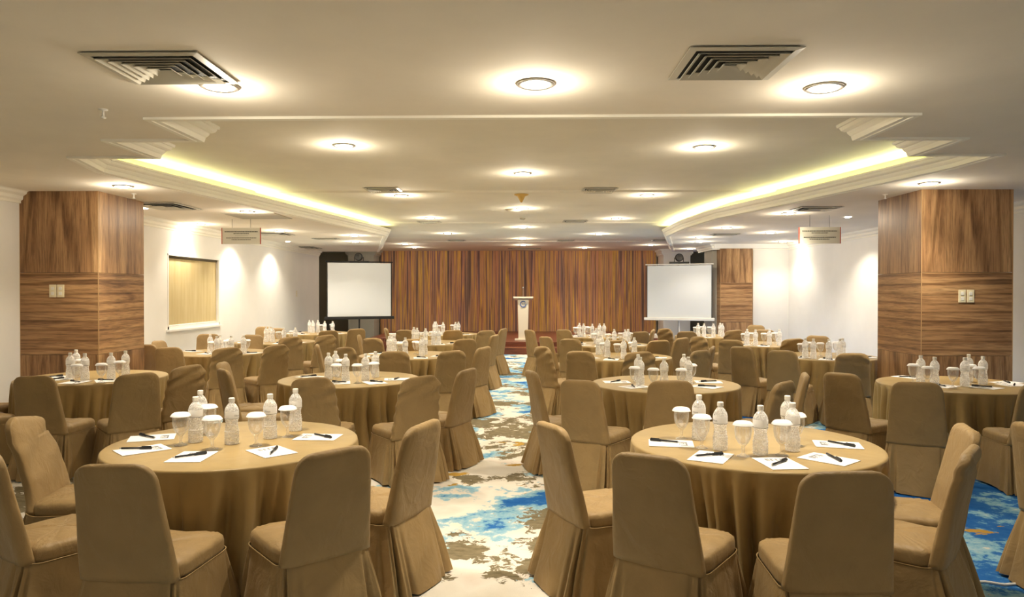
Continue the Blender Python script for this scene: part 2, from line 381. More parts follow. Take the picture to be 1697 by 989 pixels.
# switches
def plate(loc, rz, label, grp='switch plates on the pillars', m='cream', w_=.086, h=.155):
    t = thing('switch_plate', label, 'switch', loc, rz, grp)
    link('plate', B(-w_/2, w_/2, -.01, 0, -h/2, h/2, bev=.003), m, t)
    for z in (h*.2, -h*.2): link('rocker', B(-w_*.22, w_*.22, -.015, -.009, z-.02, z+.02, bev=.002), 'white', t)
for px, l in ((88,'cream switch plate on the window-side walnut pillar, the one nearer the wall'),(101,'cream switch plate on the window-side walnut pillar, the one nearer the aisle'),
              (1594,'cream switch plate on the plain-wall-side walnut pillar, nearer the aisle'),(1608,'cream switch plate on the plain-wall-side walnut pillar, nearer the wall')):
    plate((at_d(px,8.8), 8.8, HC+ (484-(482 if px<800 else 490.5))*8.8/F), 0, l)
plate((XL, 19.7, 1.65), PI/2, 'small beige plate on the window wall between blind and screen', 'wall plates', w_=.09, h=.16)

# ------------------------------------------------------------------ stage, lectern
X0, X1 = at_d(622,19.9), at_d(1092,19.9)
st = thing('stage', 'low dark red wooden stage in front of the veneer wall', 'stage', (0,19.85,0))
link('platform', B(-4.6, 4.35, 0, 5.24, 0, ZST, bev=.01), 'dark_red', st)
link('step', B(-2.2, 2.2, -.36, 0, 0, .19, bev=.008), 'dark_red', st)
link('nosing', B(-2.2, 2.2, -.372, -.345, .172, .196), mat('nosing', (.35,.13,.06), .35), st)
lx = at_d(867, 20.6)
le = thing('lectern', 'cream lectern with a round blue logo standing on the stage', 'lectern', (lx,20.6,ZST))
bm = bmesh.new(); loft(bm, [[Vector((sx*w_, sy*d_, z)) for sx, sy in ((-1,-1),(1,-1),(1,1),(-1,1))] for z, w_, d_ in ((.035,.135,.13),(.30,.137,.13),(1.16,.158,.14))])
link('body', bm, 'lectern', le)
link('base', B(-.24,.24,-.2,.2,0,.035,bev=.008), 'lectern', le)
bm = bmesh.new(); loft(bm, [[Vector((-.28,y,z)), Vector((.28,y,z)), Vector((.28,y,z+.045)), Vector((-.28,y,z+.045))] for y, z in ((-.22,1.20),(.2,1.14))])
link('reading_top', bm, 'lectern', le)
bm = bmesh.new()
pts = [Vector((.08*math.cos(a), -.152, 1.03+.08*math.sin(a))) for a in [math.radians(38+i*(322-2)/40) for i in range(41)]]
tube(bm, pts, .013, 6); tube(bm, [pts[-1], Vector((.045,-.152,1.045))], .008, 6)
lg = link('logo', bm, 'blue', le)
bm = text_mesh('AS', .075)
bmesh.ops.transform(bm, matrix=Matrix.Translation((0,-.154,1.03)) @ Matrix.Rotation(PI/2,4,'X'), verts=bm.verts); link('lettering', bm, 'grey_ink', lg)
mc = thing('gooseneck_microphone', 'thin gooseneck microphone standing on the lectern', 'microphone', (lx+.0,20.6,ZST+1.2))
bm = bmesh.new(); tube(bm, [(0,0,0),(0,0,.15),(0,-.01,.27)], .006, 6); link('stem', bm, 'steel', mc)
bm = bmesh.new(); lathe(bm, [(.012,.27),(.02,.29),(.02,.31),(.01,.325)], 10); link('capsule', bm, 'steel', mc, True)
bm = bmesh.new(); lathe(bm, [(.035,-.01),(.035,.01),(.01,.02)], 12); link('foot', bm, 'black', mc, True)

# ------------------------------------------------------------------ projection screens
def screen(pl, dl, pr_, dr, zt, zb, case, label, flip):
    a = Vector((at_d(pl, dl), dl, 0)); b = Vector((at_d(pr_, dr), dr, 0)); c = (a+b)/2; L = (b-a).length
    t = thing('projection_screen', label, 'projection screen', (c.x, c.y, 0), math.atan2(b.y-a.y, b.x-a.x), 'tripod projection screens'); h = L/2
    link('fabric', B(-h+.02, h-.02, -.004, 0, zb+.03, zt-.03), 'screen', t)
    for x_ in (-h, h-.022): link('border', B(x_, x_+.022, -.006, .002, zb, zt), 'black', t)
    bm = bmesh.new(); tube(bm, [(-h-.03,0,zt),(h+.03,0,zt)], .016, 8); link('top_bar', bm, case, t)
    bm = bmesh.new(); box(bm, -h-.06, h+.06, -.05, .04, zb-.045, zb+.03, bev=.012); link('case', bm, case, t)
    bm = bmesh.new(); tube(bm, [(0,.05,.25),(0,.05,zt)], .016, 8); link('pole', bm, case, t)
    for k in range(3):
        ang = PI/2+k*2*PI/3; bm = bmesh.new(); tube(bm, [(0,.05,.62),(.5*math.cos(ang),.05+.5*math.sin(ang),.015)], .012, 6); link('leg', bm, case, t)
    return t, c
s1, c1 = screen(541.5, 18.7, 649, 19.25, 2.49, 1.02, 'black', 'white projection screen with black case on a tripod, window side of the stage', 1)
s2, c2 = screen(1071.5, 19.25, 1180.5, 18.7, 2.42, .99, 'white', 'white projection screen with white case on a tripod, plain wall side of the stage', -1)
def round_light(px, py, d, label):
    x = at_d(px, d); z = HC+(484-py)*d/F
    t = thing('stage_spotlight', label, 'spotlight', (x, d, z), 0, 'round black spotlights above the screens')
    bm = bmesh.new()
    for k, (r, y) in enumerate(((.02,-.09),(.075,-.09),(.10,-.06),(.105,0),(.09,.07),(.04,.11))): pass
    loft(bm, [[Vector((r*math.cos(a), y, r*math.sin(a))) for a in [2*PI*i/20 for i in range(20)]] for r, y in ((.06,-.07),(.085,-.085),(.105,-.07),(.108,0),(.09,.08),(.04,.12))])
    link('lamp_head', bm, 'black', t, True)
    bm = bmesh.new()
    for i in range(3):
        r = .025+.025*i; tube(bm, [Vector((r*math.cos(a), -.088, r*math.sin(a))) for a in [2*PI*k/16 for k in range(16)]], .003, 4, True)
    link('grille', bm, 'steel', t)
    link('base_bar', B(-.25,.27,-.03,.05,-.16,-.11), 'black', t)
    bm = bmesh.new(); tube(bm, [(-.12,0,-.12),(-.12,0,0)], .01, 6); tube(bm, [(.12,0,-.12),(.12,0,0)], .01, 6); tube(bm, [(0,0,-.16),(0,0,-(z-.02))], .018, 8); tube(bm, [(-.25,0,-(z-.01)),(.25,0,-(z-.01))], .015, 6); tube(bm, [(0,-.25,-(z-.01)),(0,.25,-(z-.01))], .015, 6)
    link('stand', bm, 'black', t)
round_light(595, 425.5, 19.35, 'round black spotlight above the black-cased screen')
round_light(1125, 427, 19.35, 'round black spotlight above the white-cased screen')

# ------------------------------------------------------------------ ceiling fixtures
DL = thing('ceiling_downlight', 'x', 'ceiling light')
bm = bmesh.new(); loft(bm, [[Vector((r*math.cos(a), r*math.sin(a), z)) for a in [2*PI*i/28 for i in range(28)]] for r, z in ((.080,0),(.112,-.002),(.116,-.010),(.104,-.016),(.088,-.010),(.080,0))], cap0=False, cap1=False)
link('trim_ring', bm, 'steel', DL, True)
bm = bmesh.new(); lathe(bm, [(.086,-.001),(.084,-.012),(.06,-.018),(.02,-.020)], 24); link('lamp_lens', bm, 'lamp', DL, True)
register(DL)
LIGHTS = [  # (px, py, plane, zone)
 (888,138,'s','over the near end of the aisle'),(364,142,'s','beside the near window-side vent'),(1366,144,'s','beside the near plain-wall-side vent'),
 (204,308,'s','above the window-side pillar'),(1540,303,'s','above the plain-wall-side pillar')]
zone = {'c':[(866,286.6),(866,345),(866,376),(866,395),(867,405.7)], 'w':[(570,240.5),(664.8,323.5),(712,361),(742,386.5)], 'p':[(1167,243),(1072.6,323),(1021.6,362),(992.7,387.4),(969,410)],
        'ws':[(672,404),(687,409.5)], 'ps':[(1078.5,405.6)],
        'lw':[(330,371),(410,350),(463,382),(587,390),(589,400)], 'lp':[(1307,352.8),(1205,377),(1277,385),(1297.6,400),(1160.5,392.8),(1159,400),(1143.4,412)]}
zn = {'c':('t','in the middle row of the raised ceiling'),'w':('t','in the window-side row of the raised ceiling'),'p':('t','in the plain-wall-side row of the raised ceiling'),
      'ws':('t','at the window-side stage corner'),'ps':('t','at the plain-wall-side stage corner'),
      'lw':('s','in the lowered ceiling along the window wall'),'lp':('s','in the lowered ceiling along the plain wall')}
ORD = ['first','second','third','fourth','fifth','sixth','seventh','eighth','ninth','tenth','eleventh','twelfth']
def tray_z(y): return ZT - (.025 if y > 10.8 else 0) - (.025 if y > 15.35 else 0) - (.025 if y > 20.65 else 0)
def ceil_pt(px, py, pl):
    if pl == 's': return at(px, py, ZS)
    z = ZT
    for _ in range(4): p = at(px, py, z); z = tray_z(p.y)
    return p
ld = bpy.data.lights.new('downlight', 'SPOT'); ld.energy = 165; ld.spot_size = math.radians(116); ld.spot_blend = 1; ld.shadow_soft_size = .09; ld.color = (1,.88,.69)
lp = bpy.data.lights.new('downlight_fill', 'POINT'); lp.energy = 8; lp.shadow_soft_size = .05; lp.color = (1,.88,.69)  # added point light below each downlight, brightens the ceiling around it
ld3 = ld.copy(); ld3.energy = 40
ld2 = bpy.data.lights.new('downlight_wall', 'SPOT'); ld2.energy = 75; ld2.spot_size = math.radians(125); ld2.spot_blend = .6; ld2.shadow_soft_size = .06; ld2.color = (1,.89,.72)
used = [False]
def put_light(p, label, data=ld, vis=True):
    if vis:
        o = DL if not used[0] else copy_tree(DL); used[0] = True
        o.location = p; tag(o, label, 'ceiling light', 'round recessed ceiling downlights')
    l = bpy.data.objects.new('downlight_beam', data); C.objects.link(l); l.location = (p.x, p.y, p.z-.03)
    l = bpy.data.objects.new('downlight_fill', lp); C.objects.link(l); l.location = (p.x, p.y, p.z-.11)
for px, py, pl, lab in LIGHTS: put_light(ceil_pt(px, py, pl), 'round recessed downlight in the lowered ceiling ' + lab, ld)
for k, pts in zone.items():
    pl, zname = zn[k]
    P = sorted([ceil_pt(px, py, pl) for px, py in pts], key=lambda p: p.y)
    for i, p in enumerate(P):
        put_light(p, f'round recessed downlight {zname}, {ORD[i]} towards the stage', ld2 if k in ('lw','lp') else ld)
# lamps of the part of the hall behind and beside the viewpoint
for x in (-4.6,-1.8,1.8,4.6):
    for y in (1.0,-2.2):
        p = Vector((x,y,ZS)); l = bpy.data.objects.new('downlight_beam', ld3); C.objects.link(l); l.location = (x,y,ZS-.03)
        bm = bmesh.new(); lathe(bm, [(.086,-.001),(.084,-.012),(.06,-.018),(.02,-.020)], 24); o = link('ceiling_downlight', bm, 'lamp', None, True); o.location = p
        tag(o, 'round recessed downlight in the ceiling behind the viewpoint', 'ceiling light', 'downlights behind the viewpoint')
for x, y in ((-5.6,10.6),(-5.75,15.2),(-5.75,17.6),(5.4,12.0),(6.2,14.3)):
    l = bpy.data.objects.new('downlight_beam', ld2); C.objects.link(l); l.location = (x,y,ZS-.03)
    bm = bmesh.new(); lathe(bm, [(.05,-.001),(.048,-.008),(.02,-.012)], 18); o = link('ceiling_downlight', bm, 'lamp', None, True); o.location = (x,y,ZS)
    tag(o, 'small recessed wall-washing downlight close to the side wall', 'ceiling light', 'small wall-washing downlights')
# air vents
def vent(x, y, z, w_, d_, label, nl=5):
    t = thing('air_vent', label, 'air vent', (x,y,z), 0, 'square ceiling air vents')
    link('cavity', B(-w_/2+.02, w_/2-.02, -d_/2+.02, d_/2-.02, -.004, 0), 'vent_dark', t)
    bm = bmesh.new()
    def ring(bm, a, b, ia, ib, z0, z1):
        loft(bm, [[Vector((sx*p, sy*q, zz)) for sx, sy in ((-1,-1),(1,-1),(1,1),(-1,1))] for p, q, zz in ((a,b,z0),(ia,ib,z1),(ia,ib,z1+.004),(a,b,z0+.004),(a,b,z0))], cap0=False, cap1=False)
    ring(bm, w_/2, d_/2, w_/2-.04, d_/2-.04, -.012, -.016); link('frame', bm, 'vent', t)
    bm = bmesh.new()
    for k in range(1, nl+1):
        a = (w_/2-.03)*(1-k/(nl+1.0)); b = (d_/2-.03)*(1-k/(nl+1.0)); s = (w_/2)/(nl+1)*.55
        ring(bm, a+s*.75, b+s*.75, a-s*.35, b-s*.35, -.028, -.006)
    link('louvres', bm, 'vent', t); return t
p1 = at(272,112,ZS); p2 = at(1213,104,ZS)
vent(p1.x, p1.y, ZS, .62, .56, 'square air vent with nested louvres in the near ceiling, window side')
vent(p2.x, p2.y, ZS, .58, .56, 'square air vent with nested louvres in the near ceiling, plain wall side')
for px, py, l in ((636,314,'window-side'),(993,314.5,'plain-wall-side')):
    p = ceil_pt(px,py,'t'); vent(p.x,p.y,tray_z(p.y),.52,.5,f'square air vent in the first {l} spot of the raised ceiling')
for px, py, l in ((712,367.5,'second window-side'),(953,368,'second plain-wall-side'),(757,398,'third window-side'),(938,398,'third plain-wall-side'),(1095,399,'outer plain-wall-side')):
    p = ceil_pt(px,py,'t'); vent(p.x,p.y,tray_z(p.y),.52,.4,f'air vent at the {l} spot of the raised ceiling',3)
p = ceil_pt(869,411.5,'t'); vent(p.x,p.y,tray_z(p.y),1.1,.35,'wide slot air vent in the raised ceiling close to the stage wall',2)
for px, py, w_, d_, l in ((277,341,.66,.9,'dark air vent behind the window-side pillar'),(540,395,.62,.3,'thin slot vent in the window-side ceiling towards the stage'),(507,410,.7,.9,'dark vent at the end of the window-side ceiling'),(452,387,.75,.8,'dark vent beside the window-side hanging sign'),
                          (1352,345,.62,.5,'air vent in the lowered ceiling before the plain-wall-side hanging sign'),(1201,388,.6,.4,'slot vent in the plain-wall-side ceiling near the downlights')):
    p = at(px,py,ZS); vent(p.x,p.y,ZS,w_,d_,l,2)
p = at(427,357.5,ZS); link('hatch', B(p.x-.42,p.x+.42,p.y-.45,p.y+.45,ZS-.008,ZS), 'hatch'); o = bpy.data.objects['hatch']; o.name = 'ceiling_hatch'; tag(o, 'flat grey access hatch in the window-side ceiling before the sign', 'access hatch')
def sprinkler(px, py, pl, label):
    p = ceil_pt(px,py,pl); z = p.z; t = thing('sprinkler', label, 'ceiling sprinkler', p, 0, 'small ceiling sprinklers')
    bm = bmesh.new(); lathe(bm, [(.03,.004),(.03,-.006),(.008,-.01),(.008,-.05),(.018,-.055),(.018,-.06)], 12); link('nozzle', bm, 'white', t, True)
sprinkler(171,181,'s','small white sprinkler in the near window-side ceiling'); sprinkler(222,321,'s','small sprinkler beside the window-side pillar top'); sprinkler(1467,322,'s','small sprinkler beside the plain-wall-side pillar top')
p = ceil_pt(864,322,'t')
t = thing('alarm_sounder', 'amber cone-shaped fitting hanging from the raised ceiling', 'alarm', (p.x,p.y,tray_z(p.y)))
bm = bmesh.new(); lathe(bm, [(.11,0),(.11,-.012),(.06,-.03),(.05,-.05),(.02,-.11),(.008,-.125)], 20); link('cone', bm, 'amber', t, True)
for px, py in ((852,347),(866,361.5)):
    p = ceil_pt(px,py,'t'); t = thing('smoke_detector', 'flat round detector on the raised ceiling ' + ('beside the second middle downlight' if py < 350 else 'before the third middle downlight'), 'smoke detector', (p.x,p.y,tray_z(p.y)))
    bm = bmesh.new(); lathe(bm, [(.16 if py<350 else .06,0),(.15 if py<350 else .055,-.02),(.06 if py<350 else .03,-.035)], 20); link('housing', bm, 'hatch', t, True)
# hanging signs
def sign(px0, px1, d, label):
    a, b = at_d(px0,d), at_d(px1,d); w_ = b-a; zt = HC+(484-377)*d/F; h = 27*d/F
    t = thing('hanging_sign', label, 'sign', ((a+b)/2,d,zt-h), 0, 'hanging acrylic signs')
    link('board', B(-w_/2,w_/2,-.006,.006,0,h), 'sign', t)
    for x_ in (-w_/2-.008, w_/2-.006): link('edge_strip', B(x_, x_+.014, -.01, .01, 0, h), 'red_trim', t)
    bm = bmesh.new()
    for z, wd, hh in ((.76,.86,.055),(.645,.40,.045),(.38,.78,.045),(.27,.50,.04)):
        x = -wd/2
        while x < wd/2-.01:
            l = min(R.uniform(.02,.05), wd/2-x); box(bm, x*w_, (x+l)*w_, -.0085, -.006, (z-hh/2)*h, (z+hh/2)*h); x += l+.008
    box(bm, -.16*w_, .18*w_, -.0085,-.006, .505*h, .515*h)
    link('lettering', bm, 'sign_ink', t)
    for sx in (-.24,.24):
        bm = bmesh.new(); tube(bm, [(sx*w_,0,h),(sx*w_,0,ZS-(zt-h))], .003, 5); link('suspension_wire', bm, 'sign_ink', t)
sign(368.5,432,12.2,'hanging clear sign with two text blocks near the window wall')
sign(1324,1392,11.7,'hanging clear sign with two text blocks near the plain wall')

# ------------------------------------------------------------------ tables
def fold(th):           # 0 on the ridges, 1 in the narrow valleys
    p = 12*th+1.1*math.sin(3*th)+.7*math.sin(5*th+1)+.3
    q = 19*th+1.3*math.sin(2*th+2)
    return .68*(1-abs(math.sin(p))**.75)+.32*(1-abs(math.sin(q))**.8)
def cloth_mesh():
    bm = bmesh.new(); seg = 420; ph = 0
    rings = [(.02,.7505),(.3,.7505),(.6,.7505),(.735,.7505),(.744,.749),(.749,.745),(.751,.736)]
    R_ = [[Vector((r*math.cos(2*PI*i/seg), r*math.sin(2*PI*i/seg), z)) for i in range(seg)] for r, z in rings]
    for k in range(1, 25):
        t = (k/24)**1.15; z = .736*(1-t)+.012*t; row = []
        for i in range(seg):
            th = 2*PI*i/seg; f = fold(th+.035*math.sin(3*t+2*math.sin(4*th)))
            g = min(1, t*2.6)**.8
            r = .752+.045*t**.6 - g*(.15+.03*math.sin(4*th+1))*f
            row.append(Vector((r*math.cos(th), r*math.sin(th), z)))
        R_.append(row)
    return loft(bm, R_, cap1=False)
TABLE = thing('banquet_table', 'x', 'table')
tc = link('tablecloth', cloth_mesh(), 'cloth', TABLE, True)
bm = bmesh.new(); lathe(bm, [(.02,.735),(.735,.735),(.738,.740),(.735,.747),(.02,.747)], 40); lathe(bm, [(.30,.0),(.30,.03),(.05,.06),(.05,.70),(.2,.72)], 20); link('tabletop', bm, 'dark_red', TABLE)
register(TABLE)
TB = {}
TROW = {'A1':'first-row aisle table, window side','A2':'second-row aisle table, window side','A3':'third-row aisle table, window side','A4':'fourth-row aisle table, window side','A5':'fifth-row aisle table, window side',
 'B1':'first-row aisle table, plain-wall side','B2':'second-row aisle table, plain-wall side','B3':'third-row aisle table, plain-wall side','B4':'fourth-row aisle table, plain-wall side','B5':'fifth-row aisle table, plain-wall side',
 'W2':'second-row table at the window wall','W3':'third-row table at the window wall','W4':'fourth-row table at the window wall','W5':'fifth-row table at the window wall',
 'P2':'second-row table at the plain wall','P3':'third-row table at the plain wall','P4':'fourth-row table at the plain wall','P5':'fifth-row table at the plain wall'}
TPOS = {'A1':(-1.80,4.49),'A2':(-1.87,7.79),'A3':(-1.68,10.75),'A4':(-1.72,13.4),'A5':(-1.74,16.2),
 'B1':(1.44,4.50),'B2':(1.47,7.42),'B3':(1.43,10.54),'B4':(1.55,13.0),'B5':(1.68,15.4),
 'W2':(-4.75,7.90),'W3':(-4.75,11.2),'W4':(-4.68,13.6),'W5':(-4.7,16.5),
 'P2':(4.46,7.42),'P3':(4.45,10.62),'P4':(4.40,13.1),'P5':(4.05,15.5)}
first = True
for k, (x, y) in TPOS.items():
    o = TABLE if first else copy_tree(TABLE); first = False
    o.location = (x, y, 0); o.rotation_euler.z = R.uniform(0, 6.28)
    tag(o, 'round table under floor-length golden brown cloth, the '+TROW[k], 'table', 'round banquet tables')

# ------------------------------------------------------------------ chairs (origin: floor under the seat; faces +y)
BT = -.335  # y of the middle of the back's top edge
def back_bm(var):
    bm = bmesh.new(); rr = random.Random(var); rings = []; z0, z1, rc = .40, .945, .085; nz = 30; nk = 48
    for j in range(nz+1):
        s = j/nz; z = z0+(z1-z0)*(1-(1-s)**1.25)
        hw_ = .232-.046*((z-z0)/(z1-z0)); th = .040-.012*(z-z0)/(z1-z0)
        if z > z1-rc:
            q = (z-(z1-rc))/rc; hw_ -= rc*(1-math.sqrt(max(0, 1-q*q)))
            th *= math.sqrt(max(.03, 1-(max(0, z-(z1-.03))/.03)**2))
        yc = -.225+(BT+.225)*((z-z0)/(z1-z0))**1.05
        ring = []
        for k in range(nk):
            a = 2*PI*k/nk; x = hw_*spow(math.cos(a), .28); y = th*spow(math.sin(a), .55)
            y += .012*(1-(x/.22)**2)*(-1)*(.5)               # slight hollow across
            w_ = 0
            if var == 1: w_ = .009*math.sin(26*x+58*z)*math.exp(-((z-.86)/.07)**2)
            if var == 2: w_ = .014*math.sin(-20*x+52*z+1)*math.exp(-((z-.84)/.10)**2)
            if var == 3: w_ = .012*math.sin(16*x+24*z)*(.5+.5*math.sin(9*z))
            w_ += .0025*math.sin(31*x+9*z+var)+.002*math.sin(13*z+7*x)
            y += (w_ if math.sin(a) < 0 or var == 3 else w_*.4)*(1 if abs(math.sin(a)) > .15 else .3)
            xx = x
            if var == 3: xx += .03*math.sin(9*z)
            if var == 2: xx += .006*math.sin(60*z)
            zz = z + ((.014*math.sin(9*x+1) if var == 2 else .03*x/.2 if var == 3 else .003*math.sin(14*x+var)) if z > z1-.12 else 0)
            ring.append(Vector((xx, yc+y, zz)))
        rings.append(ring)
    return loft(bm, rings)
def sup(a, hx, hy, p, cy=0): return hx*spow(math.cos(a), p), cy+hy*spow(math.sin(a), p)
def seat_bm(var):
    bm = bmesh.new(); rings = []; nk = 56
    for hx, hy, z, cy in ((.226,.228,.385,.005),(.230,.232,.41,.005),(.230,.231,.44,.005),(.226,.228,.458,.005),(.214,.216,.470,.005),(.17,.17,.478,.005),(.09,.09,.482,.005),(.02,.02,.483,.005)):
        rings.append([Vector((*sup(2*PI*k/nk, hx, hy, .3, cy), z+.003*math.sin(3*k+var*2)*(z > .45)+.002*math.sin(k*1.7)*(z > .44))) for k in range(nk)])
    return loft(bm, rings)
def seam(a):  # height of the cover's seam round the chair: higher behind the back
    s = math.sin(a); return .395+(.022*min(1, max(0, (-s-.2)/.7)))
def skirt_bm(var):
    bm = bmesh.new(); nk = 144; rings = []; nt = 20; rr = random.Random(var*5)
    ph = [rr.uniform(0, 6.28) for _ in range(6)]
    for j in range(nt+1):
        t = j/nt; ring = []
        for k in range(nk):
            a = 2*PI*k/nk; zs = seam(a)
            hx = .232+.048*t; yb = -.262-.115*t; yf = .238+.045*t
            x, y = sup(a, hx, (yf-yb)/2, .26+.10*t, (yf+yb)/2)
            z = zs*(1-t)+(.012+.008*math.sin(5*a+ph[0]))*t
            rip = .010*math.sin(11*a+ph[1]+1.2*t)+.007*math.sin(19*a+ph[2]-t)+.005*math.sin(29*a+ph[3])
            cr = 0
            for c_ in (-.80,-2.34,.80,2.34):           # inverted pleats at the corners
                dd = (a-c_+PI) % (2*PI)-PI
                cr += -.085*math.exp(-(dd/.05)**2)+.032*math.exp(-((abs(dd)-.13)/.06)**2)
            k_ = rip*(t**.8)*1.6+cr*min(1, t*1.6+.10)*.8
            L = math.hypot(x, y) or 1
            ring.append(Vector((x+x/L*k_, y+y/L*k_, z)))
        rings.append(ring)
    return loft(bm, rings, cap0=False, cap1=False)
def pipe_bm():
    bm = bmesh.new(); nk = 72; pts = []
    for k in range(nk):
        a = 2*PI*k/nk; yb, yf = -.266, .241; x, y = sup(a, .235, (yf-yb)/2, .26, (yf+yb)/2); pts.append(Vector((x, y, seam(a)+.001)))
    return tube(bm, pts, .0032, 5, True)
PROTO = []
for var in range(4):
    t = thing('banquet_chair', 'x', 'chair')
    link('backrest', back_bm(var), 'cover', t, True); link('seat', seat_bm(var), 'cover', t, True)
    link('skirt', skirt_bm(var), 'cover', t, True); link('piping', pipe_bm(), 'cover_hem', t, True)
    register(t); PROTO.append([t, False])
def chair(px, py, key, var=0, face=None, d=None, lock=False):
    zt = .945
    if d is None: p = at(px, py, zt)
    else: p = Vector((at_d(px, d), d, zt))
    tx, ty = TPOS[key]
    dr = Vector((tx-p.x, ty-p.y, 0)) if face is None else Vector((*face, 0))
    dr.normalize(); o = p-dr*BT
    CH.setdefault(key, []).append([px, Vector((o.x, o.y, 0)), math.atan2(dr.y, dr.x)-PI/2, var, lock])
CH = {}
# window-side aisle column
chair(-28,742,'A1'); chair(188,768,'A1',0,(.10,1)); chair(556,743,'A1',0,None,None,True); chair(703,699,'A1',0,(-1,.42),None,True); chair(46,690,'A1',3,(1,.14),4.30,True)
chair(517,627,'A2',2,(.05,1)); chair(371,612,'A2',0,(.85,.62),6.95); chair(383,604,'A2',0,(1,.12),7.62); chair(697,625,'A2',2,(-.72,1)); chair(775,611,'A2',0,(-1,.45))
chair(570,576,'A3',2); chair(546,570,'A3',0,(1,.25)); chair(653,582,'A3',1); chair(756,580,'A3',1); chair(796,575.5,'A3',0,(-1,.55))
chair(595,554.5,'A4',0,(1,.15)); chair(617,560,'A4',1); chair(685,562,'A4'); chair(771,561.5,'A4',1); chair(820,554.5,'A4',0,(-1,.35))
chair(640,543.5,'A5',0,(1,.3)); chair(670,546.5,'A5',1); chair(740,548.5,'A5'); chair(805,547,'A5',1); chair(832,544.5,'A5',0,(-1,.4))
# plain-wall-side aisle column
chair(914,701,'B1',0,(1,.42)); chair(1074,752,'B1'); chair(1404,780,'B1'); chair(1610,737,'B1',1,(-.9,.75),3.47,True); chair(1604,712,'B1',0,(-1,.28),4.02,True)
chair(886,615,'B2',0,(1,.25)); chair(954,628,'B2',0,(.68,1)); chair(1110,626,'B2'); chair(1294,616.5,'B2',0,(-1,.3)); chair(1301,631,'B2',1,(-.8,.8))
chair(898,575,'B3',2,(1,.62)); chair(961,581.5,'B3',1); chair(1060,584,'B3',2); chair(1163,579.5,'B3',1); chair(1173,574.5,'B3',0,(-1,.4))
chair(908,558,'B4',0,(1,.6)); chair(940,561,'B4',1); chair(1025,565,'B4'); chair(1091,563.6,'B4'); chair(1130,559.5,'B4',0)
chair(887,546,'B5',0,(1,.55)); chair(932,545.5,'B5'); chair(1057,549.5,'B5'); chair(1072,545.5,'B5',0,(-1,.3))
# window wall column
chair(57,622.5,'W2',0,(.02,1)); chair(228,618,'W2'); chair(311,607,'W2',2,(-1,.62)); chair(-100,640,'W2',0,(.5,.9),6.7); chair(-75,600,'W2',0,(1,.25),7.55)
chair(279,575,'W3',0,(.05,1)); chair(243,570,'W3',0,(.45,1),10.2,True); chair(262,564.5,'W3',0,(1,-.05),11.0,True); chair(376,577,'W3',2); chair(458,572.5,'W3',2); chair(345,553,'W3',0,(.8,-1.2)); chair(401,557,'W3',0,(0,-1))
chair(481,559,'W4',2); chair(540,556,'W4',2,(-.9,1)); chair(438,541,'W4',0,(.7,-1)); chair(461,545,'W4',0,(0,-1))
chair(529,548,'W5',0); chair(591,544.5,'W5',0)
# plain wall column
chair(1394,617.5,'P2',0,(1,.62)); chair(1519,632.5,'P2',0,(.6,1)); chair(1733,634,'P2',0,(.1,1)); chair(1718,706,'P2',0,(1,.08),4.1)
chair(1228,574,'P3',0,(1,.65)); chair(1296,580.5,'P3'); chair(1413,585,'P3',1); chair(1355,556,'P3',0,(-.35,-1))
chair(1211,563,'P4',1); chair(1157,558.5,'P4',2,(1,.6)); chair(1315,562,'P4',2,(.05,1)); chair(1253,538.5,'P4',0,(-.5,-1)); chair(1267,546,'P4',0,(-.1,-1))
chair(1101,545,'P5',2); chair(1138,549,'P5'); chair(1217,547.5,'P5',2,(-.05,1))
def foot(c, gx=5, gy=5, hx=.245, y0=-.33, y1=.265):     # points of a chair's footprint
    cs, sn = math.cos(c[2]), math.sin(c[2]); out = []
    for i in range(gx):
        for j in range(gy):
            x = hx*(2*i/(gx-1)-1); y = y0+(y1-y0)*j/(gy-1); out.append((c[1].x+cs*x-sn*y, c[1].y+sn*x+cs*y))
    return out
ALL = [c for L in CH.values() for c in L]
for it in range(80):                       # nudge chairs clear of the cloths and of one another
    for c in [c for c in ALL if not c[4]]:
        for tx, ty in TPOS.values():
            if abs(c[1].x-tx)+abs(c[1].y-ty) > 2: continue
            d, x, y = min((math.hypot(x-tx, y-ty), x, y) for x, y in foot(c, y0=-.30))
            if d < .735:
                v = Vector((c[1].x-tx, c[1].y-ty, 0)).normalized(); c[1] = c[1]+v*min(.05, (.735-d)*.6)
    for i, a in enumerate(ALL):
        for b in ALL[i+1:]:
            dv = a[1]-b[1]
            if dv.length > .75: continue
            w_ = 0
            for p_, q_ in ((a, b), (b, a)):
                cs, sn = math.cos(-q_[2]), math.sin(-q_[2])
                for x, y in foot(p_):
                    dx, dy = x-q_[1].x, y-q_[1].y; u, v = cs*dx-sn*dy, sn*dx+cs*dy
                    w_ = max(w_, min(.245-abs(u), .265-v, v+.33))
            if w_ > .03:
                n_ = dv.normalized()*min(.03, (w_-.025)*.4)
                if not a[4]: a[1] = a[1]+n_
                if not b[4]: b[1] = b[1]-n_
for c in ALL: c[1].z = 0; c[1].x = max(c[1].x, XL+.36)
for k, L in CH.items():
    L.sort(key=lambda c: abs(c[0]-865))
    for i, (px, loc, rz, var, _) in enumerate(L):
        pr = PROTO[var]; o = pr[0] if not pr[1] else copy_tree(pr[0]); pr[1] = True
        o.location = loc; o.rotation_euler = (0,0,rz)
        lab = f'brown cloth-covered chair, {ORD[i]} from the aisle, at the {TROW[k]}'
        tag(o, lab, 'chair', 'cloth-covered banquet chairs')

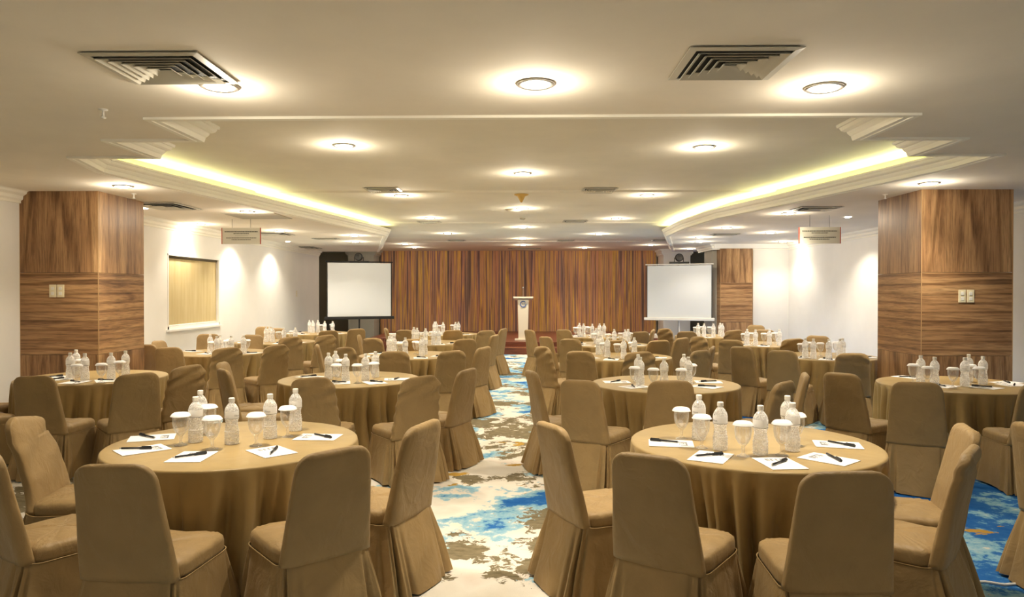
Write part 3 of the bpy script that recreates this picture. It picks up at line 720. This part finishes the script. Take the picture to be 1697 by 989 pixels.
# ------------------------------------------------------------------ table settings
ZTT = .7515
def ribs(z): return .0016*math.sin(z*420)
bp = [(.030,0),(.040,.002),(.0425,.008)]
z = .012
while z < .105: bp.append((.0425+ribs(z)-(.0035 if .085 < z else 0), z)); z += .0036
while z < .150: bp.append((.0385-.003*math.sin((z-.105)/.045*PI)+ribs(z)*.8, z)); z += .0036
bp += [(.0405,.152),(.0418,.158),(.0418,.205),(.0405,.213),(.036,.226),(.027,.240),(.019,.249),(.0155,.254),(.0155,.262)]
BOT = thing('water_bottle', 'x', 'bottle')
bm = bmesh.new(); lathe(bm, bp, 22); bot_body = link('body', bm, 'bottle', BOT, True)
bm = bmesh.new(); lathe(bm, [(.0175,.258),(.0185,.262),(.0185,.281),(.0165,.285)], 20, fn=lambda a, z: 1+.02*math.sin(20*a)); link('cap', bm, 'white', BOT)
bm = bmesh.new(); lathe(bm, [(.0425,.158),(.0427,.160),(.0427,.203),(.0425,.205)], 26, cap0=False, cap1=False); lb = link('label_band', bm, 'label', BOT, True)
bm = text_mesh('Vinus', .018)
bmesh.ops.triangulate(bm, faces=bm.faces)
for v in bm.verts:
    a = v.co.x/.043; z = v.co.y; v.co = Vector((.0434*math.sin(a), -.0434*math.cos(a), .178+z))
link('lettering', bm, 'grey_ink', lb)
bm = bmesh.new(); lathe(bm, [(.0431,.1585),(.0433,.1600),(.0431,.1615)], 26, cap0=False, cap1=False); link('stripe', bm, 'grey_ink', lb)
register(BOT)
GOB = thing('water_goblet', 'x', 'glass')
bm = bmesh.new(); gp = [(.036,0),(.037,.003),(.020,.010),(.009,.018),(.0075,.034),(.011,.045),(.009,.052),(.013,.060),(.030,.080),(.042,.105),(.047,.135),(.0475,.165),(.0455,.184),(.0440,.184),(.0455,.160),(.0445,.132),(.039,.106),(.026,.083),(.006,.068)]
lathe(bm, gp, 22); link('bowl', bm, 'goblet', GOB, True)
bm = bmesh.new(); lathe(bm, [(.012,.2015),(.041,.200),(.050,.194),(.058,.181),(.0592,.1785),(.0575,.1785),(.047,.190),(.01,.1915)], 36, fn=lambda a, z: 1+(.02*math.cos(12*a) if z < .19 else 0)); link('paper_lid', bm, 'paper', GOB, True)
register(GOB)
NOTE = thing('notepad', 'x', 'notepad')
link('sheet', B(-.10,.10,-.135,.135,0,.003), 'paper', NOTE)
bm = bmesh.new()
for i, x in enumerate((-.046,-.018,.010,.036)):
    box(bm, x, x+.010, .056, .098, .003, .0036); box(bm, x, x+.023, .089, .098, .003, .0036)
    if i % 2: box(bm, x, x+.022, .072, .077, .003, .0036)
    if i % 3 == 0: box(bm, x+.014, x+.020, .058, .090, .003, .0036)
box(bm, -.046, .055, .050, .053, .003, .0036)
link('logo', bm, 'grey_ink', NOTE); register(NOTE)
PEN = thing('pen', 'x', 'pen')
bm = bmesh.new(); tube(bm, [(0,-.085,.0),(0,.02,.0)], .0062, 8); link('barrel', bm, 'black', PEN, True)
bm = bmesh.new(); tube(bm, [(0,.02,0),(0,.088,0)], .0078, 8); box(bm, -.002,.002,.03,.085,.008,.011); link('pen_cap', bm, 'black', PEN)
bm = bmesh.new(); lathe(bm, [(.0055,0),(.0015,.014)], 8)
bmesh.ops.transform(bm, matrix=Matrix.Translation((0,-.085,0)) @ Matrix.Rotation(PI/2,4,'X'), verts=bm.verts); link('tip', bm, 'steel', PEN, True)
register(PEN)
SET = {k: {'water_bottle':[], 'water_goblet':[], 'notepad':[], 'pen':[]} for k in TPOS}
def inside(p, k, rmax=.62):
    c = Vector((*TPOS[k], 0)); d = Vector((p.x-c.x, p.y-c.y, 0))
    if d.length > rmax: d *= rmax/d.length
    return Vector((c.x+d.x, c.y+d.y, ZTT))
def free(p, k, r):
    for kk, rr in (('water_bottle',.0455),('water_goblet',.0615)):
        for it in SET[k][kk]:
            d = Vector((p.x-it[1].x, p.y-it[1].y, 0)); m_ = rr+r
            if d.length < m_:
                if d.length < 1e-4: d = Vector((0,1,0))
                p = p+d.normalized()*(m_-d.length+.001)
    return p
def bots(k, L):     # (px, py of the cap top)
    for px, py in L:
        p = inside(at(px, py, ZTT+.285), k); p = free(p, k, .0455); SET[k]['water_bottle'].append([px, p, R.uniform(-1.2,1.2)])
def gobs(k, L):
    for px, py in L:
        p = inside(at(px, py, ZTT+.204), k); p = free(p, k, .0615); SET[k]['water_goblet'].append([px, p, R.uniform(0,6)])
def gx(k, L):
    c = TPOS[k]
    for i, px in enumerate(L):
        d = c[1]+(-.16,.12,-.02,.18,-.10)[i % 5]; p = inside(Vector((at_d(px,d),d,0)), k); p = free(p, k, .0615); SET[k]['water_goblet'].append([px, p, R.uniform(0,6)])
bots('A1', [(324,657),(332,646.5),(384,659),(447.6,652.5),(489.6,643.8)]); gobs('A1', [(351.5,688),(424.5,683),(473,672),(344,669),(309,681)])
bots('B1', [(1158.3,654),(1193.8,665.8),(1260.4,671.5),(1305,655.5),(1313.6,667)]); gobs('B1', [(1142,674.5),(1175,687),(1231.5,697),(1296,695.5),(1320,683)])
bots('A2', [(544.3,584.5),(555.8,581.3),(572.8,586.5),(605.6,586),(622,582.3)]); gobs('A2', [(557.6,602),(565,594.5),(592,602),(614,599)])
bots('B2', [(1057.5,587),(1061,591.5),(1100.5,593),(1133.3,586.8),(1140.7,591.3)]); gobs('B2', [(1051.6,606.5),(1082.8,609),(1129,609.5),(1146,602)])
bots('W2', [(116.3,584.3),(126,579.3),(140.6,585.5),(184,584.3),(208,581)]); gobs('W2', [(127,602.5),(134,594),(168,601),(197,597)])
bots('P2', [(1526,588.5),(1549,591.5),(1605.4,587),(1599,592.5),(1629,590.3)]); gobs('P2', [(1515,602),(1537.5,606),(1579.5,608),(1615,603),(1623,607)])
bots('W3', [(348.3,554),(358.6,557.5),(365,555),(388,557),(417,556)]); gobs('W3', [(351,565)]); gx('W3', [375.6,381,409])
bots('W4', [(441,541.5),(446.7,540.3),(451.5,541.6),(470.5,543),(491,542.7)]); gx('W4', [461.6,484])
bots('W5', [(513,530.5),(518.7,531),(527,530.5),(538,532),(556,532.5)]); gx('W5', [532.4,549.9])
bots('A3', [(645,557),(649,554),(652.8,556),(671.5,559),(699,558),(704,556)]); gx('A3', [662.3,688.5,695])
bots('A4', [(685.7,542),(691,543),(705.2,544),(722.5,546.5),(731.7,546)]); gx('A4', [698.4,715.4,726])
bots('A5', [(720,533),(722.5,532.7),(734.3,533.7),(755,533.7),(759.8,533)]); gx('A5', [728,750])
bots('B3', [(991.7,556),(996.7,555.4),(1006.6,559),(1033.5,561),(1051.2,559)]); gx('B3', [1023,1047,1000])
bots('B4', [(988,543.5),(994.6,544),(1018,545.5),(1036.3,545.8),(1041,545.2)]); gx('B4', [1008,1029,984.6,1044])
bots('B5', [(960,535),(967,536),(981.4,536.6),(993.6,536),(997.7,536)]); gx('B5', [956,973.3,976])
bots('P3', [(1334.5,560),(1348,561),(1373.6,561.8),(1391.8,561),(1396.4,560)]); gx('P3', [1328,1341,1360,1386])
bots('P4', [(1238,545),(1252,546),(1275,545),(1291.7,545.5)]); gx('P4', [1233,1245,1266,1284])
bots('P5', [(1157,535.3),(1166.8,536),(1182.3,536),(1193.3,535),(1197,536)]); gx('P5', [1153,1161,1175.6])
NP = {'A1':[(252,725.5,(208,731,225,721),None),],}
def note(k, c, a, pen):  # centre pixel, pixel the long side points to (logo end), pen direction pixels
    p = inside(at(*c, ZTT), k, .60); q = at(*a, ZTT); d = q-p; rz = math.atan2(d.y, d.x)-PI/2
    SET[k]['notepad'].append([c[0], p, rz])
    p0, p1 = at(*pen[0], ZTT), at(*pen[1], ZTT); m_ = (p0+p1)/2; dd = p1-p0
    m_ = p+(m_-p)*min(1, .05/max((m_-p).length, 1e-3)) if (m_-p).length > .05 else m_
    SET[k]['pen'].append([c[0], Vector((m_.x, m_.y, ZTT+.012)), math.atan2(dd.y, dd.x)-PI/2])
note('A1',(252,725.5),(290,723),((258,728),(230,722))); note('A1',(236,745.5),(275,740),((198,746),(254,745))); note('A1',(318,757),(338,746),((288,761),(343,753)))
note('A1',(450,748.5),(430,741),((447,755),(460,743))); note('A1',(527,724.5),(490,724),((523,722),(547,727)))
note('B1',(1112,735),(1140,736),((1122,735),(1079,731))); note('B1',(1178,757.5),(1190,748),((1153,758),(1198,754.5))); note('B1',(1292,768),(1275,759),((1280,773),(1303,764.5)))
note('B1',(1388,737),(1352,735),((1374,734),(1415,741.5))); note('B1',(1373,761),(1345,756),((1371,755),(1393,766)))
def notes_auto(k, L):
    c = Vector((*TPOS[k], 0))
    for px, py in L:
        p = inside(at(px, py, ZTT), k, .60); d = c-Vector((p.x, p.y, 0)); rz = math.atan2(d.y, d.x)-PI/2+R.uniform(-.35,.35)
        SET[k]['notepad'].append([px, p, rz]); SET[k]['pen'].append([px, Vector((p.x+R.uniform(-.02,.02), p.y+R.uniform(-.02,.02), ZTT+.012)), rz+R.uniform(.3,1.3)])
notes_auto('A2', [(514,624.5),(564,634),(621,634),(658,628.5)]); notes_auto('B2', [(1022,633),(1051.6,641),(1174,633),(1171,641)])
notes_auto('W2', [(86,625),(95,629),(124,633.5),(176,631)]); notes_auto('P2', [(1482,622),(1564,640),(1631.6,642),(1668,634),(1681,638)])
notes_auto('W3', [(318,582),(344,586),(425,585)])
for k in ('A3','A4','A5','B3','B4','B5','P3','P4','P5','W4','W5'):
    c = TPOS[k]; L = []
    for ang in (-150,-110,-65,-25,160): L.append(px_of(c[0]+.55*math.cos(math.radians(ang)), c[1]+.55*math.sin(math.radians(ang)), ZTT))
    notes_auto(k, L)
LAB = {'water_bottle':('clear water bottle with white cap','bottle','water bottles on the tables',BOT),'water_goblet':('footed glass with white paper lid','glass','lidded goblets on the tables',GOB),
       'notepad':('white note sheet with dark logo','notepad','note sheets on the tables',NOTE),'pen':('black pen on a note sheet','pen','pens on the note sheets',PEN)}
for kind, (ltxt, cat, grp, proto) in LAB.items():
    f1 = True
    for k in TPOS:
        L = SET[k][kind]; L.sort(key=lambda c: (abs(c[0]-865)))
        for i, (px, p, rz) in enumerate(L):
            o = proto if f1 else copy_tree(proto); f1 = False
            o.location = p; o.rotation_euler = (0,0,rz); tag(o, f'{ltxt}, {ORD[i]} from the aisle, {TROW[k]}', cat, grp)
# notes may lap over each other by a hair: stack them
for k in TPOS:
    for i, it in enumerate(SET[k]['notepad']): pass

# ------------------------------------------------------------------ small furniture by the stage, cord
def side_table(px, d, label, lab2):
    x = at_d(px, d); t = thing('side_table', label, 'side table', (x,d,0), 0, 'dark red side tables')
    link('top', B(-.26,.26,-.22,.22,.545,.575,bev=.005), 'dark_red', t)
    for sx in (-1,1):
        for sy in (-1,1): link('leg', B(sx*.22-.02,sx*.22+.02,sy*.18-.02,sy*.18+.02,0,.545), 'dark_red', t)
    link('shelf', B(-.22,.22,-.18,.18,.2,.22), 'dark_red', t)
    bm = bmesh.new()
    for i in range(4): box(bm, -.16+.006*i,.15-.004*i,-.11+.004*i,.11,.024*i,.022+.024*i, bev=.008)
    o = link('folded_cloth', bm, 'linen'); o.location = (x-.02,d,.576); tag(o, lab2, 'folded cloth')
side_table(652, 17.7, 'dark red side table near the window-side screen', 'folded white cloth on the side table near the window-side screen')
side_table(1084, 17.6, 'dark red side table near the plain-wall-side screen', 'folded white cloth on the side table near the plain-wall-side screen')
bm = bmesh.new(); a = at(1632,963,.01); b = at(1664,968,.01); c_ = at(1705,965,.01)
tube(bm, [(a.x-.5,a.y-.05,.008),(a.x-.1,a.y,.008),(a.x,a.y,.008),(b.x,b.y,.008),(c_.x,c_.y,.008),(c_.x+.8,c_.y+.1,.008)], .008, 8)
tag(link('power_cord', bm, 'linen', None, True), 'white cord lying on the blue carpet between two chairs', 'cord')

# ------------------------------------------------------------------ world and view
w = bpy.data.worlds.new('world'); bpy.context.scene.world = w; w.use_nodes = True
w.node_tree.nodes['Background'].inputs[0].default_value = (.9,.85,.75,1); w.node_tree.nodes['Background'].inputs[1].default_value = .12
vs_ = bpy.context.scene.view_settings; vs_.view_transform = 'Standard'; vs_.look = 'None'; vs_.gamma = 1; vs_.use_curve_mapping = False; vs_.exposure = 0.76
cy = bpy.context.scene.cycles
cy.max_bounces = 8; cy.diffuse_bounces = 5; cy.transparent_max_bounces = 16; cy.use_denoising = True; cy.sample_clamp_indirect = 6
